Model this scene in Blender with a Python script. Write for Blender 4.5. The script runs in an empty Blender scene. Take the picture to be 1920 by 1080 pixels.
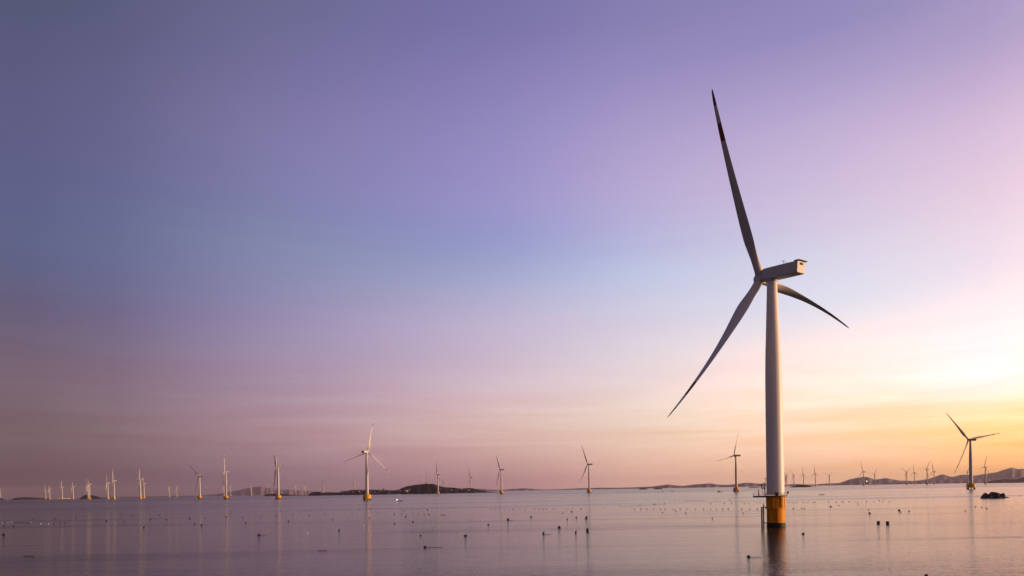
import bpy, bmesh, math, random
from math import sin, cos, tan, atan, atan2, asin, sqrt, pi, radians, degrees
from mathutils import Vector, Matrix

scene = bpy.context.scene
COL = scene.collection
random.seed(7)

# ------------------------------------------------------------------ camera
F = 1280.0                       # focal length in photo pixels (24 mm on 36 mm, 1920 wide)
CX, CY = 960.0, 917.3            # where the level view direction lands in the photo
ROLL = atan(0.0172)
HCAM = 16.0
EARTH = 14.6e6                   # 2 x effective earth radius

cam_d = bpy.data.cameras.new("camera")
cam = bpy.data.objects.new("camera", cam_d)
COL.objects.link(cam)
cam_d.sensor_width = 36.0
cam_d.lens = 24.0
cam_d.shift_y = (CY - 540.0) / 1920.0
cam_d.clip_start = 0.5
cam_d.clip_end = 120000.0
cam.location = (0, 0, HCAM)
cam.rotation_euler = (pi / 2, ROLL, 0)
scene.camera = cam

scene.view_settings.view_transform = 'Standard'
scene.view_settings.look = 'None'
scene.view_settings.exposure = 0.0
scene.view_settings.gamma = 1.0
scene.view_settings.use_curve_mapping = False

# ------------------------------------------------------------------ sun and sky
SUN_AZ, SUN_EL = radians(96), radians(3.2)
sun_dir = Vector((sin(SUN_AZ) * cos(SUN_EL), cos(SUN_AZ) * cos(SUN_EL), sin(SUN_EL)))
sl = bpy.data.lights.new("sun", 'SUN')
sl.energy = 3.8
sl.angle = radians(0.5)
sl.color = (1.0, 0.62, 0.33)
so = bpy.data.objects.new("sun", sl)
so.rotation_euler = sun_dir.to_track_quat('Z', 'Y').to_euler()
so.location = (2000, 500, 300)
COL.objects.link(so)


def uv(px, py):
    """photo pixel -> unrolled image-plane coordinates (right, up)"""
    x = px - CX
    y = -(py - CY)
    return x * cos(ROLL) + y * sin(ROLL), -x * sin(ROLL) + y * cos(ROLL)


def lin(c):
    c = c / 255.0
    return c / 12.92 if c <= 0.04045 else ((c + 0.055) / 1.055) ** 2.4


# dusk sky, measured as (photo row, r, g, b) at a few headings; sRGB
SKYPX = {
 40: [(0,84,87,122),(120,90,90,130),(240,93,92,136),(360,93,96,140),(480,94,99,138),(560,101,94,127),(650,115,97,120),(720,122,99,114),(800,122,99,107),(860,112,88,97),(925,92,74,86)],
 480: [(0,104,104,146),(120,112,108,156),(240,124,118,167),(360,124,124,172),(480,130,135,174),(600,148,136,176),(700,165,140,165),(800,172,138,150),(860,156,120,133),(920,130,102,120)],
 960: [(0,118,112,170),(120,134,124,184),(240,148,138,196),(360,158,148,206),(450,152,156,209),(520,169,174,213),(600,198,186,216),(700,216,192,208),(780,228,194,190),(850,214,170,164),(905,184,136,142)],
 1220: [(0,134,126,180),(120,150,138,194),(240,172,158,208),(360,188,174,218),(450,188,186,226),(520,198,204,234),(600,220,212,232),(680,238,222,228),(760,248,222,208),(840,244,200,175),(900,232,178,158)],
 1640: [(0,150,140,192),(120,174,158,206),(240,204,182,220),(360,220,200,228),(460,228,218,238),(560,238,234,247),(640,280,247,243),(720,308,252,231),(800,292,233,185),(850,272,207,158),(900,250,189,144)],
 1880: [(0,170,154,200),(120,196,172,212),(240,224,196,226),(360,240,212,232),(480,250,230,244),(600,282,251,252),(700,325,262,260),(770,335,254,197),(830,305,218,130),(870,276,194,110),(900,245,180,110)],
}
# headings beyond the frame: (elevation degrees, r, g, b)
SKYOUT = {
 -180: [(0,132,104,100),(4,160,126,120),(10,160,130,130),(20,142,120,128),(40,98,86,104),(90,84,76,100)],
 -120: [(0,80,64,72),(4,92,74,82),(10,92,78,90),(20,84,76,96),(40,84,76,98),(90,84,76,100)],
 -60: [(0,90,73,85),(4,112,90,98),(10,114,94,110),(20,92,92,130),(35,86,84,118),(90,84,76,100)],
 55: [(0,250,182,96),(3,340,228,120),(8,410,300,200),(14,350,290,252),(25,248,225,240),(40,205,180,216),(90,84,76,100)],
 76: [(0,255,190,95),(3,370,240,125),(8,440,315,205),(14,370,300,252),(25,250,228,240),(40,208,184,218),(90,84,76,100)],
 110: [(0,330,200,125),(4,370,240,160),(10,380,270,220),(20,290,225,218),(40,170,145,175),(90,84,76,100)],
 145: [(0,190,138,120),(4,220,160,140),(10,220,164,155),(20,180,142,148),(40,110,98,126),(90,84,76,100)],
 180: [(0,132,104,100),(4,160,126,120),(10,160,130,130),(20,142,120,128),(40,98,86,104),(90,84,76,100)],
}


def interp(xs, ys, x):
    if x <= xs[0]: return ys[0]
    for i in range(len(xs) - 1):
        if x <= xs[i + 1]:
            t = (x - xs[i]) / (xs[i + 1] - xs[i])
            return ys[i] + (ys[i + 1] - ys[i]) * t
    return ys[-1]


def pchip(xs, ys, x):
    n = len(xs)
    if x <= xs[0]: return ys[0]
    if x >= xs[-1]: return ys[-1]
    h = [xs[i + 1] - xs[i] for i in range(n - 1)]
    d = [(ys[i + 1] - ys[i]) / h[i] for i in range(n - 1)]
    m = [d[0]] + [0] * (n - 2) + [d[-1]]
    for i in range(1, n - 1):
        if d[i - 1] * d[i] > 0:
            w1, w2 = 2 * h[i] + h[i - 1], h[i] + 2 * h[i - 1]
            m[i] = (w1 + w2) / (w1 / d[i - 1] + w2 / d[i])
    for i in range(n - 1):
        if x <= xs[i + 1]:
            t = (x - xs[i]) / h[i]
            return ((1 + 2 * t) * (1 - t) ** 2 * ys[i] + t * (1 - t) ** 2 * h[i] * m[i]
                    + t * t * (3 - 2 * t) * ys[i + 1] + t * t * (t - 1) * h[i] * m[i + 1])


ELS = [0, .6, 1.3, 2, 2.8, 3.6, 4.5, 5.5, 6.6, 7.8, 9, 10.5, 12, 13.5, 15, 17, 19, 21, 23, 25.5, 28, 31, 34, 38, 45, 55, 70, 90]
src = {}
for px, rows in SKYPX.items():
    pts = []
    for (py, r, g, b) in rows:
        u, v = uv(px, py)
        pts.append((degrees(atan2(v, sqrt(F * F + u * u))), r, g, b))
    az = degrees(atan2(uv(px, 900)[0], F))
    top = pts[0]
    pts.append((48, top[1] * .90, top[2] * .90, top[3] * .92))
    pts.append((90, 84, 76, 100))
    pts.sort()
    src[az] = pts
for az, pts in SKYOUT.items():
    src[float(az)] = pts
azs = sorted(src)
cols_tbl = {}
for az in azs:
    p = src[az]
    cols_tbl[az] = [[pchip([q[0] for q in p], [q[1 + c] for q in p], e) for e in ELS] for c in range(3)]
AZ_OUT = [-180, -150, -120, -90, -60, -48] + list(range(-40, 45, 5)) + [48, 55, 65, 76, 90, 110, 128, 145, 162, 180]

world = bpy.data.worlds.new("World")
scene.world = world
world.use_nodes = True
wt = world.node_tree
wt.nodes.clear()
N = wt.nodes.new
L = wt.links.new


def wmath(op, a, b=None, c=None):
    n = N('ShaderNodeMath'); n.operation = op
    for i, v in enumerate((a, b, c)):
        if v is None: continue
        if isinstance(v, (int, float)): n.inputs[i].default_value = v
        else: L(v, n.inputs[i])
    return n.outputs[0]


tc = N('ShaderNodeTexCoord')
sep = N('ShaderNodeSeparateXYZ'); L(tc.outputs['Generated'], sep.inputs[0])
azn = wmath('MULTIPLY', wmath('ARCTAN2', sep.outputs['X'], sep.outputs['Y']), 180 / pi)
eln = wmath('MULTIPLY', wmath('ARCSINE', sep.outputs['Z']), 180 / pi)
elf = wmath('DIVIDE', wmath('MAXIMUM', eln, 0.0), 90.0)
prev = None
for k, az in enumerate(AZ_OUT):
    ramp = N('ShaderNodeValToRGB')
    cr = ramp.color_ramp
    cr.interpolation = 'LINEAR'
    while len(cr.elements) < len(ELS): cr.elements.new(0.5)
    for i, e in enumerate(ELS):
        rgb = [lin(max(0, pchip(azs, [cols_tbl[a][c][i] for a in azs], az))) for c in range(3)]
        cr.elements[i].position = e / 90.0
        cr.elements[i].color = (rgb[0], rgb[1], rgb[2], 1)
    L(elf, ramp.inputs[0])
    if prev is None:
        prev = ramp.outputs[0]
    else:
        mr = N('ShaderNodeMapRange'); mr.clamp = True
        mr.inputs['From Min'].default_value = AZ_OUT[k - 1]
        mr.inputs['From Max'].default_value = az
        L(azn, mr.inputs['Value'])
        mx = N('ShaderNodeMix'); mx.data_type = 'RGBA'
        L(mr.outputs[0], mx.inputs['Factor'])
        L(prev, mx.inputs[6]); L(ramp.outputs[0], mx.inputs[7])
        prev = mx.outputs[2]
# thin streaks of high cloud low over the horizon
cv = N('ShaderNodeCombineXYZ')
L(wmath('MULTIPLY', azn, 0.045), cv.inputs[0]); L(wmath('MULTIPLY', eln, 0.62), cv.inputs[1])
cn = N('ShaderNodeTexNoise'); cn.inputs['Scale'].default_value = 1.0; cn.inputs['Detail'].default_value = 5.0
cn.inputs['Roughness'].default_value = 0.55; cn.inputs['Distortion'].default_value = 0.6
L(cv.outputs[0], cn.inputs['Vector'])
bandr = N('ShaderNodeValToRGB')
for pos, val in ((0.0, 0.0), (0.012, 0.35), (0.04, 1.0), (0.075, .7), (0.13, .15), (0.3, .02)):
    if pos == 0.0: e = bandr.color_ramp.elements[0]
    elif pos == 0.3: e = bandr.color_ramp.elements[-1]
    else: e = bandr.color_ramp.elements.new(pos)
    e.position = pos; e.color = (val, val, val, 1)
L(elf, bandr.inputs[0])
cfac = wmath('MULTIPLY', wmath('MULTIPLY', wmath('SUBTRACT', cn.outputs[0], 0.5), bandr.outputs[0]), 0.75)
hsv = N('ShaderNodeHueSaturation')
L(prev, hsv.inputs['Color'])
L(wmath('ADD', 0.95, cfac), hsv.inputs['Saturation'])
L(wmath('SUBTRACT', 1.0, wmath('MULTIPLY', cfac, 0.45)), hsv.inputs['Value'])
nsky = N('ShaderNodeTexSky'); nsky.sky_type = 'NISHITA'; nsky.sun_disc = False
nsky.sun_elevation = SUN_EL; nsky.sun_rotation = SUN_AZ
bg1 = N('ShaderNodeBackground'); bg1.inputs[1].default_value = 1.0
bg2 = N('ShaderNodeBackground'); bg2.inputs[1].default_value = 0.06
L(hsv.outputs[0], bg1.inputs[0]); L(nsky.outputs[0], bg2.inputs[0])
ms = N('ShaderNodeMixShader'); ms.inputs[0].default_value = 0.06
L(bg1.outputs[0], ms.inputs[1]); L(bg2.outputs[0], ms.inputs[2])
wo = N('ShaderNodeOutputWorld'); L(ms.outputs[0], wo.inputs[0])


# ------------------------------------------------------------------ helpers
def drop(x, y):
    return -(x * x + y * y) / EARTH


def at_water(px, py):
    """point of the sea surface seen at a photo pixel"""
    u, v = uv(px, py)
    v = min(v, -2.85)
    Y = -HCAM * F / v
    for _ in range(30):
        d = Y * Y * (1 + (u / F) ** 2) / EARTH
        Y = min((HCAM + d) * F / -v, 14000)
    X = u / F * Y
    return Vector((X, Y, drop(X, Y)))


def at_depth(px, py, Y):
    u, v = uv(px, py)
    return Vector((u / F * Y, Y, HCAM + v / F * Y))


def link(name, bm, mat, parent=None, smooth=False, angle=None):
    me = bpy.data.meshes.new(name)
    bmesh.ops.recalc_face_normals(bm, faces=bm.faces)
    bm.to_mesh(me); bm.free()
    if smooth:
        for p in me.polygons: p.use_smooth = True
        if angle:
            me.set_sharp_from_angle(angle=angle)
    mats = mat if isinstance(mat, (list, tuple)) else [mat]
    for m in mats: me.materials.append(m)
    o = bpy.data.objects.new(name, me)
    COL.objects.link(o)
    if parent: o.parent = parent
    return o


def empty(name, loc, rz=0.0):
    o = bpy.data.objects.new(name, None)
    o.empty_display_size = 1.0
    o.location = loc; o.rotation_euler = (0, 0, rz)
    COL.objects.link(o)
    return o


def tag(o, label=None, cat=None, group=None, kind=None):
    if label: o["label"] = label
    if cat: o["category"] = cat
    if group: o["group"] = group
    if kind: o["kind"] = kind
    return o


def lathe(bm, prof, seg=48, M=None, cap=True):
    rings = []
    for (r, z) in prof:
        ring = []
        for i in range(seg):
            a = 2 * pi * i / seg
            p = Vector((r * cos(a), r * sin(a), z))
            ring.append(bm.verts.new(M @ p if M else p))
        rings.append(ring)
    for a, b in zip(rings, rings[1:]):
        for i in range(seg):
            bm.faces.new((a[i], a[(i + 1) % seg], b[(i + 1) % seg], b[i]))
    if cap:
        bm.faces.new(rings[0][::-1]); bm.faces.new(rings[-1])


def box(bm, cx, cy, cz, sx, sy, sz, M=None):
    vs = []
    for dz in (-.5, .5):
        for dx, dy in ((-.5, -.5), (.5, -.5), (.5, .5), (-.5, .5)):
            p = Vector((cx + dx * sx, cy + dy * sy, cz + dz * sz))
            vs.append(bm.verts.new(M @ p if M else p))
    for f in ((0, 3, 2, 1), (4, 5, 6, 7), (0, 1, 5, 4), (1, 2, 6, 5), (2, 3, 7, 6), (3, 0, 4, 7)):
        bm.faces.new([vs[i] for i in f])
    return vs


def tube(bm, p, q, r, seg=10, r2=None):
    p, q = Vector(p), Vector(q)
    M = Matrix.Translation(p) @ (q - p).to_track_quat('Z', 'Y').to_matrix().to_4x4()
    lathe(bm, [(r, 0), (r2 if r2 else r, (q - p).length)], seg, M)


def mat(name, color, rough=0.5, spec=0.5, noise=None, metallic=0.0):
    """noise = (scale, amount, dark colour): wear and dirt with a shape of its own"""
    m = bpy.data.materials.new(name); m.use_nodes = True
    nt = m.node_tree; b = nt.nodes['Principled BSDF']
    b.inputs['Base Color'].default_value = (*color, 1)
    b.inputs['Roughness'].default_value = rough
    b.inputs['Specular IOR Level'].default_value = spec
    b.inputs['Metallic'].default_value = metallic
    if noise:
        t = nt.nodes.new('ShaderNodeTexCoord')
        mp = nt.nodes.new('ShaderNodeMapping')
        sc = noise[0]
        mp.inputs['Scale'].default_value = sc if isinstance(sc, tuple) else (sc, sc, sc)
        n = nt.nodes.new('ShaderNodeTexNoise'); n.inputs['Detail'].default_value = 6
        n.inputs['Scale'].default_value = 1.0
        r = nt.nodes.new('ShaderNodeValToRGB')
        r.color_ramp.elements[0].position = 0.35; r.color_ramp.elements[1].position = 0.68
        mx = nt.nodes.new('ShaderNodeMix'); mx.data_type = 'RGBA'
        mm = nt.nodes.new('ShaderNodeMath'); mm.operation = 'MULTIPLY'; mm.inputs[1].default_value = noise[1]
        nt.links.new(t.outputs['Object'], mp.inputs[0]); nt.links.new(mp.outputs[0], n.inputs['Vector'])
        nt.links.new(n.outputs[0], r.inputs[0]); nt.links.new(r.outputs[0], mm.inputs[0])
        nt.links.new(mm.outputs[0], mx.inputs['Factor'])
        mx.inputs[6].default_value = (*color, 1); mx.inputs[7].default_value = (*noise[2], 1)
        nt.links.new(mx.outputs[2], b.inputs['Base Color'])
    return m


M_TOWER = mat('tower_paint', (.86, .84, .83), .42, .4, ((.35, .35, .05), .35, (.66, .64, .62)))
M_TOWER_FAR = mat('dimmed_tower_paint', (.58, .56, .55), .5, .3, ((.2, .2, .04), .35, (.48, .46, .45)))  # darker copy of the tower paint: dimming of sunlit far towers put into colour
M_NAC = mat('nacelle_paint', (.60, .60, .60), .45, .4, (.6, .3, (.45, .44, .43)))
M_HUB = mat('hub_paint', (.55, .55, .56), .45, .4)
M_YEL = mat('foundation_yellow', (.95, .40, .002), .55, .15, ((1.5, 1.5, .14), .75, (.40, .13, .006)))
M_CAP = mat('pile_cap_yellow', (.78, .42, .015), .6, .3, ((.5, .5, .12), .4, (.5, .25, .03)))
M_BLACK = mat('tar_black', (.010, .010, .011), .6, .3, (1.2, .6, (.022, .018, .012)))
M_PILE = mat('pile_steel', (.05, .04, .032), .6, .3, (.8, .5, (.10, .06, .03)))
M_RUST = mat('landing_steel', (.34, .15, .03), .6, .3, ((1.5, 1.5, .5), .7, (.10, .05, .025)))
M_DECK = mat('deck_steel', (.20, .11, .03), .6, .3, (1.0, .5, (.08, .05, .03)))
M_RAIL = mat('rail_yellow', (.62, .42, .16), .5, .4)
M_DARK = mat('dark_fitting', (.03, .028, .03), .55, .4)
M_VENT = mat('vent_dark', (.012, .012, .014), .7, .2)
M_LGREY = mat('light_fitting', (.7, .7, .68), .4, .4)


def blade_mat():
    m = bpy.data.materials.new('blade_paint'); m.use_nodes = True
    nt = m.node_tree; b = nt.nodes['Principled BSDF']
    b.inputs['Roughness'].default_value = .42
    t = nt.nodes.new('ShaderNodeTexCoord'); s = nt.nodes.new('ShaderNodeSeparateXYZ')
    d = nt.nodes.new('ShaderNodeMath'); d.operation = 'DIVIDE'; d.inputs[1].default_value = 66.0
    r = nt.nodes.new('ShaderNodeValToRGB'); cr = r.color_ramp; cr.interpolation = 'CONSTANT'
    w, red = (.60, .60, .61, 1), (.20, .013, .011, 1)
    cr.elements[0].position = 0; cr.elements[0].color = w
    cr.elements[1].position = .735; cr.elements[1].color = red
    for p, c in ((.825, w), (.915, red)):
        e = cr.elements.new(p); e.color = c
    nt.links.new(t.outputs['Object'], s.inputs[0]); nt.links.new(s.outputs[2], d.inputs[0])
    nt.links.new(d.outputs[0], r.inputs[0]); nt.links.new(r.outputs[0], b.inputs['Base Color'])
    return m


M_BLADE = blade_mat()


# ------------------------------------------------------------------ sea
def sea_material():
    m = bpy.data.materials.new('sea_water'); m.use_nodes = True
    nt = m.node_tree; b = nt.nodes['Principled BSDF']; Nn = nt.nodes.new; Ll = nt.links.new
    b.inputs['Base Color'].default_value = (.014, .017, .019, 1)
    b.inputs['IOR'].default_value = 1.333
    b.inputs['Specular IOR Level'].default_value = 0.34

    def mth(op, a, bb=None):
        n = Nn('ShaderNodeMath'); n.operation = op
        for i, v in enumerate((a, bb)):
            if v is None: continue
            if isinstance(v, (int, float)): n.inputs[i].default_value = v
            else: Ll(v, n.inputs[i])
        return n.outputs[0]

    def noise(scale, detail=3, rot=0.0, rough=.5, dist=0.0):
        mp = Nn('ShaderNodeMapping'); mp.inputs['Scale'].default_value = scale
        mp.inputs['Rotation'].default_value = (0, 0, rot)
        Ll(geo.outputs['Position'], mp.inputs[0])
        n = Nn('ShaderNodeTexNoise'); n.inputs['Scale'].default_value = 1.0
        n.inputs['Detail'].default_value = detail; n.inputs['Roughness'].default_value = rough
        n.inputs['Distortion'].default_value = dist
        Ll(mp.outputs[0], n.inputs['Vector'])
        return n.outputs[0]

    def rng(v, a, bb, c, d, smooth=True):
        n = Nn('ShaderNodeMapRange'); n.clamp = True
        if smooth: n.interpolation_type = 'SMOOTHSTEP'
        for nm, x in (('From Min', a), ('From Max', bb), ('To Min', c), ('To Max', d)):
            n.inputs[nm].default_value = x
        Ll(v, n.inputs['Value'])
        return n.outputs[0]

    geo = Nn('ShaderNodeNewGeometry')
    sp = Nn('ShaderNodeSeparateXYZ'); Ll(geo.outputs['Position'], sp.inputs[0])
    # open, wind-ruffled water beyond the sheltered float lines (edge runs roughly along x)
    edge = mth('ADD', sp.outputs['Y'], mth('MULTIPLY', mth('SUBTRACT', noise((.0006, .0012, 1), 3), .5), 1200))
    far = rng(edge, 1500, 2100, 0, 1)
    # cat's paws: long darker bands of slightly ruffled water in the sheltered part
    paws = rng(noise((.0016, .011, 1), 4, .05, .55, .4), .52, .66, 0, 1)
    slick = rng(noise((.004, .03, 1), 3, -.04, .5, .6), .60, .70, 0, 1)
    rough = mth('ADD', mth('ADD', mth('MULTIPLY', rng(sp.outputs['Y'], 100, 900, 0, 1), .115), mth('ADD', .06, mth('MULTIPLY', paws, .05))), mth('MULTIPLY', far, .06))
    Ll(rough, b.inputs['Roughness'])
    swell = noise((.035, .13, 1), 3, .06)
    ripple = noise((.22, .75, 1), 3, -.12)
    fine = noise((1.1, 2.6, 1), 2, .2)
    h = mth('ADD', mth('MULTIPLY', swell, .26), mth('MULTIPLY', ripple, .24))
    h = mth('ADD', h, mth('MULTIPLY', fine, .13))
    amp = mth('ADD', .55, mth('ADD', mth('MULTIPLY', paws, .7), mth('MULTIPLY', slick, .5)))
    h = mth('MULTIPLY', h, amp)
    bp = Nn('ShaderNodeBump'); bp.inputs['Strength'].default_value = 1.0; bp.inputs['Distance'].default_value = 1.0
    Ll(h, bp.inputs['Height'])
    Ll(bp.outputs[0], b.inputs['Normal'])
    return m


bm = bmesh.new()
SEG = 288
radii = [2.0 * (17000 / 2.0) ** (i / 90.0) for i in range(91)]
rings = []
c0 = bm.verts.new((0, 0, 0))
for r in radii:
    rings.append([bm.verts.new((r * cos(2 * pi * i / SEG), r * sin(2 * pi * i / SEG), -r * r / EARTH)) for i in range(SEG)])
for i in range(SEG): bm.faces.new((c0, rings[0][i], rings[0][(i + 1) % SEG]))
for a, bb in zip(rings, rings[1:]):
    for i in range(SEG): bm.faces.new((a[i], bb[i], bb[(i + 1) % SEG], a[(i + 1) % SEG]))
sea = link('sea', bm, sea_material(), smooth=True)
tag(sea, kind='structure', label='calm pinkish grey sea reflecting the dusk sky', cat='sea')


# ------------------------------------------------------------------ islands and hills
def land_mat(name, c1, c2, scale):
    m = bpy.data.materials.new(name); m.use_nodes = True
    nt = m.node_tree; b = nt.nodes['Principled BSDF']; b.inputs['Roughness'].default_value = .9
    b.inputs['Specular IOR Level'].default_value = .15
    g = nt.nodes.new('ShaderNodeNewGeometry')
    mp = nt.nodes.new('ShaderNodeMapping'); mp.inputs['Scale'].default_value = (scale, scale, scale * 2)
    n = nt.nodes.new('ShaderNodeTexNoise'); n.inputs['Scale'].default_value = 1; n.inputs['Detail'].default_value = 8
    n.inputs['Roughness'].default_value = .65
    r = nt.nodes.new('ShaderNodeValToRGB')
    r.color_ramp.elements[0].position = .38; r.color_ramp.elements[0].color = (*c1, 1)
    r.color_ramp.elements[1].position = .68; r.color_ramp.elements[1].color = (*c2, 1)
    nt.links.new(g.outputs['Position'], mp.inputs[0]); nt.links.new(mp.outputs[0], n.inputs['Vector'])
    nt.links.new(n.outputs[0], r.inputs[0]); nt.links.new(r.outputs[0], b.inputs['Base Color'])
    return m


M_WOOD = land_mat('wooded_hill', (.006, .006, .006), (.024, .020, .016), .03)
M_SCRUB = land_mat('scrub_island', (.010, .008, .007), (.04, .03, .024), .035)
M_FAR = land_mat('far_hill', (.17, .135, .15), (.22, .175, .19), .004)  # haze put into the base colour: paled so the far land looks veiled
M_FAINT = land_mat('faint_hill_hazed', (.25, .185, .22), (.26, .195, .23), .004)  # paler still: the mountain's fading into haze is painted into its colour
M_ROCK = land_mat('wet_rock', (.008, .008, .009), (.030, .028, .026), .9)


class Land:
    """ridge of land at distance D: profile of (photo column, photo row of the skyline)"""
    def __init__(self, name, prof, D, depth, m, kind='structure', rough=.12, step=1.0, seed=0, nv=16, sink=2.0, sharp=1.6, smooth=True):
        rnd = random.Random(seed)
        ph = [(rnd.uniform(0, 6.3), rnd.uniform(0, 6.3)) for _ in range(8)]
        xs = [p[0] for p in prof]; ys = [p[1] for p in prof]
        self.D, self.depth = D, depth
        n = max(12, int((xs[-1] - xs[0]) / step))
        bm = bmesh.new(); grid = []
        self.pts = []
        for i in range(n + 1):
            px = xs[0] + (xs[-1] - xs[0]) * i / n
            top = at_depth(px, pchip(xs, ys, px), D)
            zb = drop(top.x, top.y)
            h = max(top.z - zb, 0.0)
            row = []
            for j in range(nv + 1):
                v = -1 + 2 * j / nv
                s = 0
                for k, (a, b2) in enumerate(ph):
                    fq = (k + 1) * 1.7
                    s += sin(px * .11 * fq / max(step, .4) * .6 + a + v * 3 * fq * .5) * sin(v * 2.3 * fq + b2) / (k + 1)
                f = (1 - abs(v) ** sharp) if abs(v) < 1 else 0
                z = h * f * (1 + rough * s * (abs(v) * (1 - abs(v)) * 4))
                z = min(z, h)
                wv = depth * (.35 + .65 * min(1, h / (max(1e-6, self.hmax(prof, D)) * .6)))
                y = D + v * wv + depth * .08 * sin(px * .35 + ph[0][0])
                x = top.x * y / D
                row.append(bm.verts.new((x, y, drop(x, y) + z - (sink if abs(v) == 1 else 0))))
                self.pts.append((x, y, drop(x, y) + z))
            grid.append(row)
        for a, b2 in zip(grid, grid[1:]):
            for j in range(nv): bm.faces.new((a[j], b2[j], b2[j + 1], a[j + 1]))
        # close underside
        bm.faces.new([r[0] for r in grid] + [r[-1] for r in grid[::-1]])
        bm.faces.new(grid[0]); bm.faces.new(grid[-1][::-1])
        self.obj = link(name, bm, m, smooth=smooth)
        if kind: tag(self.obj, kind=kind)

    def hmax(self, prof, D):
        if not hasattr(self, '_h'):
            self._h = max(at_depth(p[0], p[1], D).z - drop(*at_depth(p[0], p[1], D).xy) for p in prof)
        return self._h

    def on(self, px, py):
        """surface point on the near slope closest to a photo pixel"""
        u, v = uv(px, py)
        best = min((p for p in self.pts if p[1] <= self.D), key=lambda p: (p[0] / p[1] * F - u) ** 2 + ((p[2] - HCAM) / p[1] * F - v) ** 2)
        return Vector(best)


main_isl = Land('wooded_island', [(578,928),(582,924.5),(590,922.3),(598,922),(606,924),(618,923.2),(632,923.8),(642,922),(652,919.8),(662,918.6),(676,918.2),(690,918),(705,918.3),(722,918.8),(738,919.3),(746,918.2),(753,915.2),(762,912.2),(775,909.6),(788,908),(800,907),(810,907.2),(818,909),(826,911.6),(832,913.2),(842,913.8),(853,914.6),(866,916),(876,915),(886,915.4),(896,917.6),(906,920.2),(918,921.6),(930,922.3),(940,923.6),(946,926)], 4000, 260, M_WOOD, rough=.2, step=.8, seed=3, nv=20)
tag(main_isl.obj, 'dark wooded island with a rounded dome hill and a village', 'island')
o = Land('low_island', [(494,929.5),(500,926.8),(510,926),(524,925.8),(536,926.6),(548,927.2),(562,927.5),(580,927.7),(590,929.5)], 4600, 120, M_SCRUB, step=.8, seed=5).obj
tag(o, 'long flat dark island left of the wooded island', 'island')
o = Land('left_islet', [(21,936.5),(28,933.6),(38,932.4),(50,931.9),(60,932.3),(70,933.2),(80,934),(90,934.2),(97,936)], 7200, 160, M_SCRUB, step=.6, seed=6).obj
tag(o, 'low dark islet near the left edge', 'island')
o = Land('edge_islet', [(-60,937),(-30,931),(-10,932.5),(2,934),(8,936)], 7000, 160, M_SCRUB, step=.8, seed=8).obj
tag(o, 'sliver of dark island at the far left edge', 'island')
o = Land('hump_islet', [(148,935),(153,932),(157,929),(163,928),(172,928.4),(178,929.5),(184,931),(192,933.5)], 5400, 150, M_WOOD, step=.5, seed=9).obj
tag(o, 'small humped islet behind a pair of overlapping turbines', 'island')
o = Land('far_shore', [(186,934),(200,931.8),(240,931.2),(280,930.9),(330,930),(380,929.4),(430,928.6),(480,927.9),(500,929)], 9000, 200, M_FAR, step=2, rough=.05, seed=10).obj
tag(o, 'thin strip of far shore along the left horizon', 'shore')
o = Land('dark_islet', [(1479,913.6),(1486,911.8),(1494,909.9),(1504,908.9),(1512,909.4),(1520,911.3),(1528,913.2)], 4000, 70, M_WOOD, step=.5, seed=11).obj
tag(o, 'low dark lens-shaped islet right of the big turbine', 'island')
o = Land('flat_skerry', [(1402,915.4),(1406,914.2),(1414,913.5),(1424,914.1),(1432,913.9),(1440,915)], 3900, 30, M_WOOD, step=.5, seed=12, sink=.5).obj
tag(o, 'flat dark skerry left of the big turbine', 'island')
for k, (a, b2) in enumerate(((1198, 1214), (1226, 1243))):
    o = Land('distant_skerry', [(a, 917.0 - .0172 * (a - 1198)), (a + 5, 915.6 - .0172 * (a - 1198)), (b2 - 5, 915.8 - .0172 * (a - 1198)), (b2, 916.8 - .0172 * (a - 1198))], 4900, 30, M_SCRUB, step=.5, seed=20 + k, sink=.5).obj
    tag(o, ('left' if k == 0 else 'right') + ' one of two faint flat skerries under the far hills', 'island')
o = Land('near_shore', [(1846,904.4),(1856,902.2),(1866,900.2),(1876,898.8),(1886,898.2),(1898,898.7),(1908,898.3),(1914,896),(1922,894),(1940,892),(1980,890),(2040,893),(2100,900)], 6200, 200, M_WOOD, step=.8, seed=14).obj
tag(o, 'dark low shore at the right edge below the hills', 'shore')
# far ranges
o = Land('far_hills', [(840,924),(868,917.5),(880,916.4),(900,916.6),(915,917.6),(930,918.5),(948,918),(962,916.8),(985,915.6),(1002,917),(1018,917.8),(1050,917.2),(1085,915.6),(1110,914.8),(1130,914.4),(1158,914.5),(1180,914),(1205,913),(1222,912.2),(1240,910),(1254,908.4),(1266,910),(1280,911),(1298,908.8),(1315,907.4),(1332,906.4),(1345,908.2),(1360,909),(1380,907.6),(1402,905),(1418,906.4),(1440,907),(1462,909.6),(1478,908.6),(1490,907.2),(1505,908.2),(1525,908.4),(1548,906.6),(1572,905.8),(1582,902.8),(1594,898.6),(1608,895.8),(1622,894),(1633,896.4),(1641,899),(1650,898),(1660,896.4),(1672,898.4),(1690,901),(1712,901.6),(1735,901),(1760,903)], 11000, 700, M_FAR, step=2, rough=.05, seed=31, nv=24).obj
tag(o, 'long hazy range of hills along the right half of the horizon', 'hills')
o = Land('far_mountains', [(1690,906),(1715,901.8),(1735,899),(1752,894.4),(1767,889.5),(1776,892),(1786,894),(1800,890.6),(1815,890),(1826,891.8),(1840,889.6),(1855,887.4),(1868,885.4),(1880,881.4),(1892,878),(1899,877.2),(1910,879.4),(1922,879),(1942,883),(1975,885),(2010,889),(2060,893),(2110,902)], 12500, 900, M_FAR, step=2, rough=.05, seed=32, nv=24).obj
tag(o, 'hazy mountains rising at the right edge of the horizon', 'hills')
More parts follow.
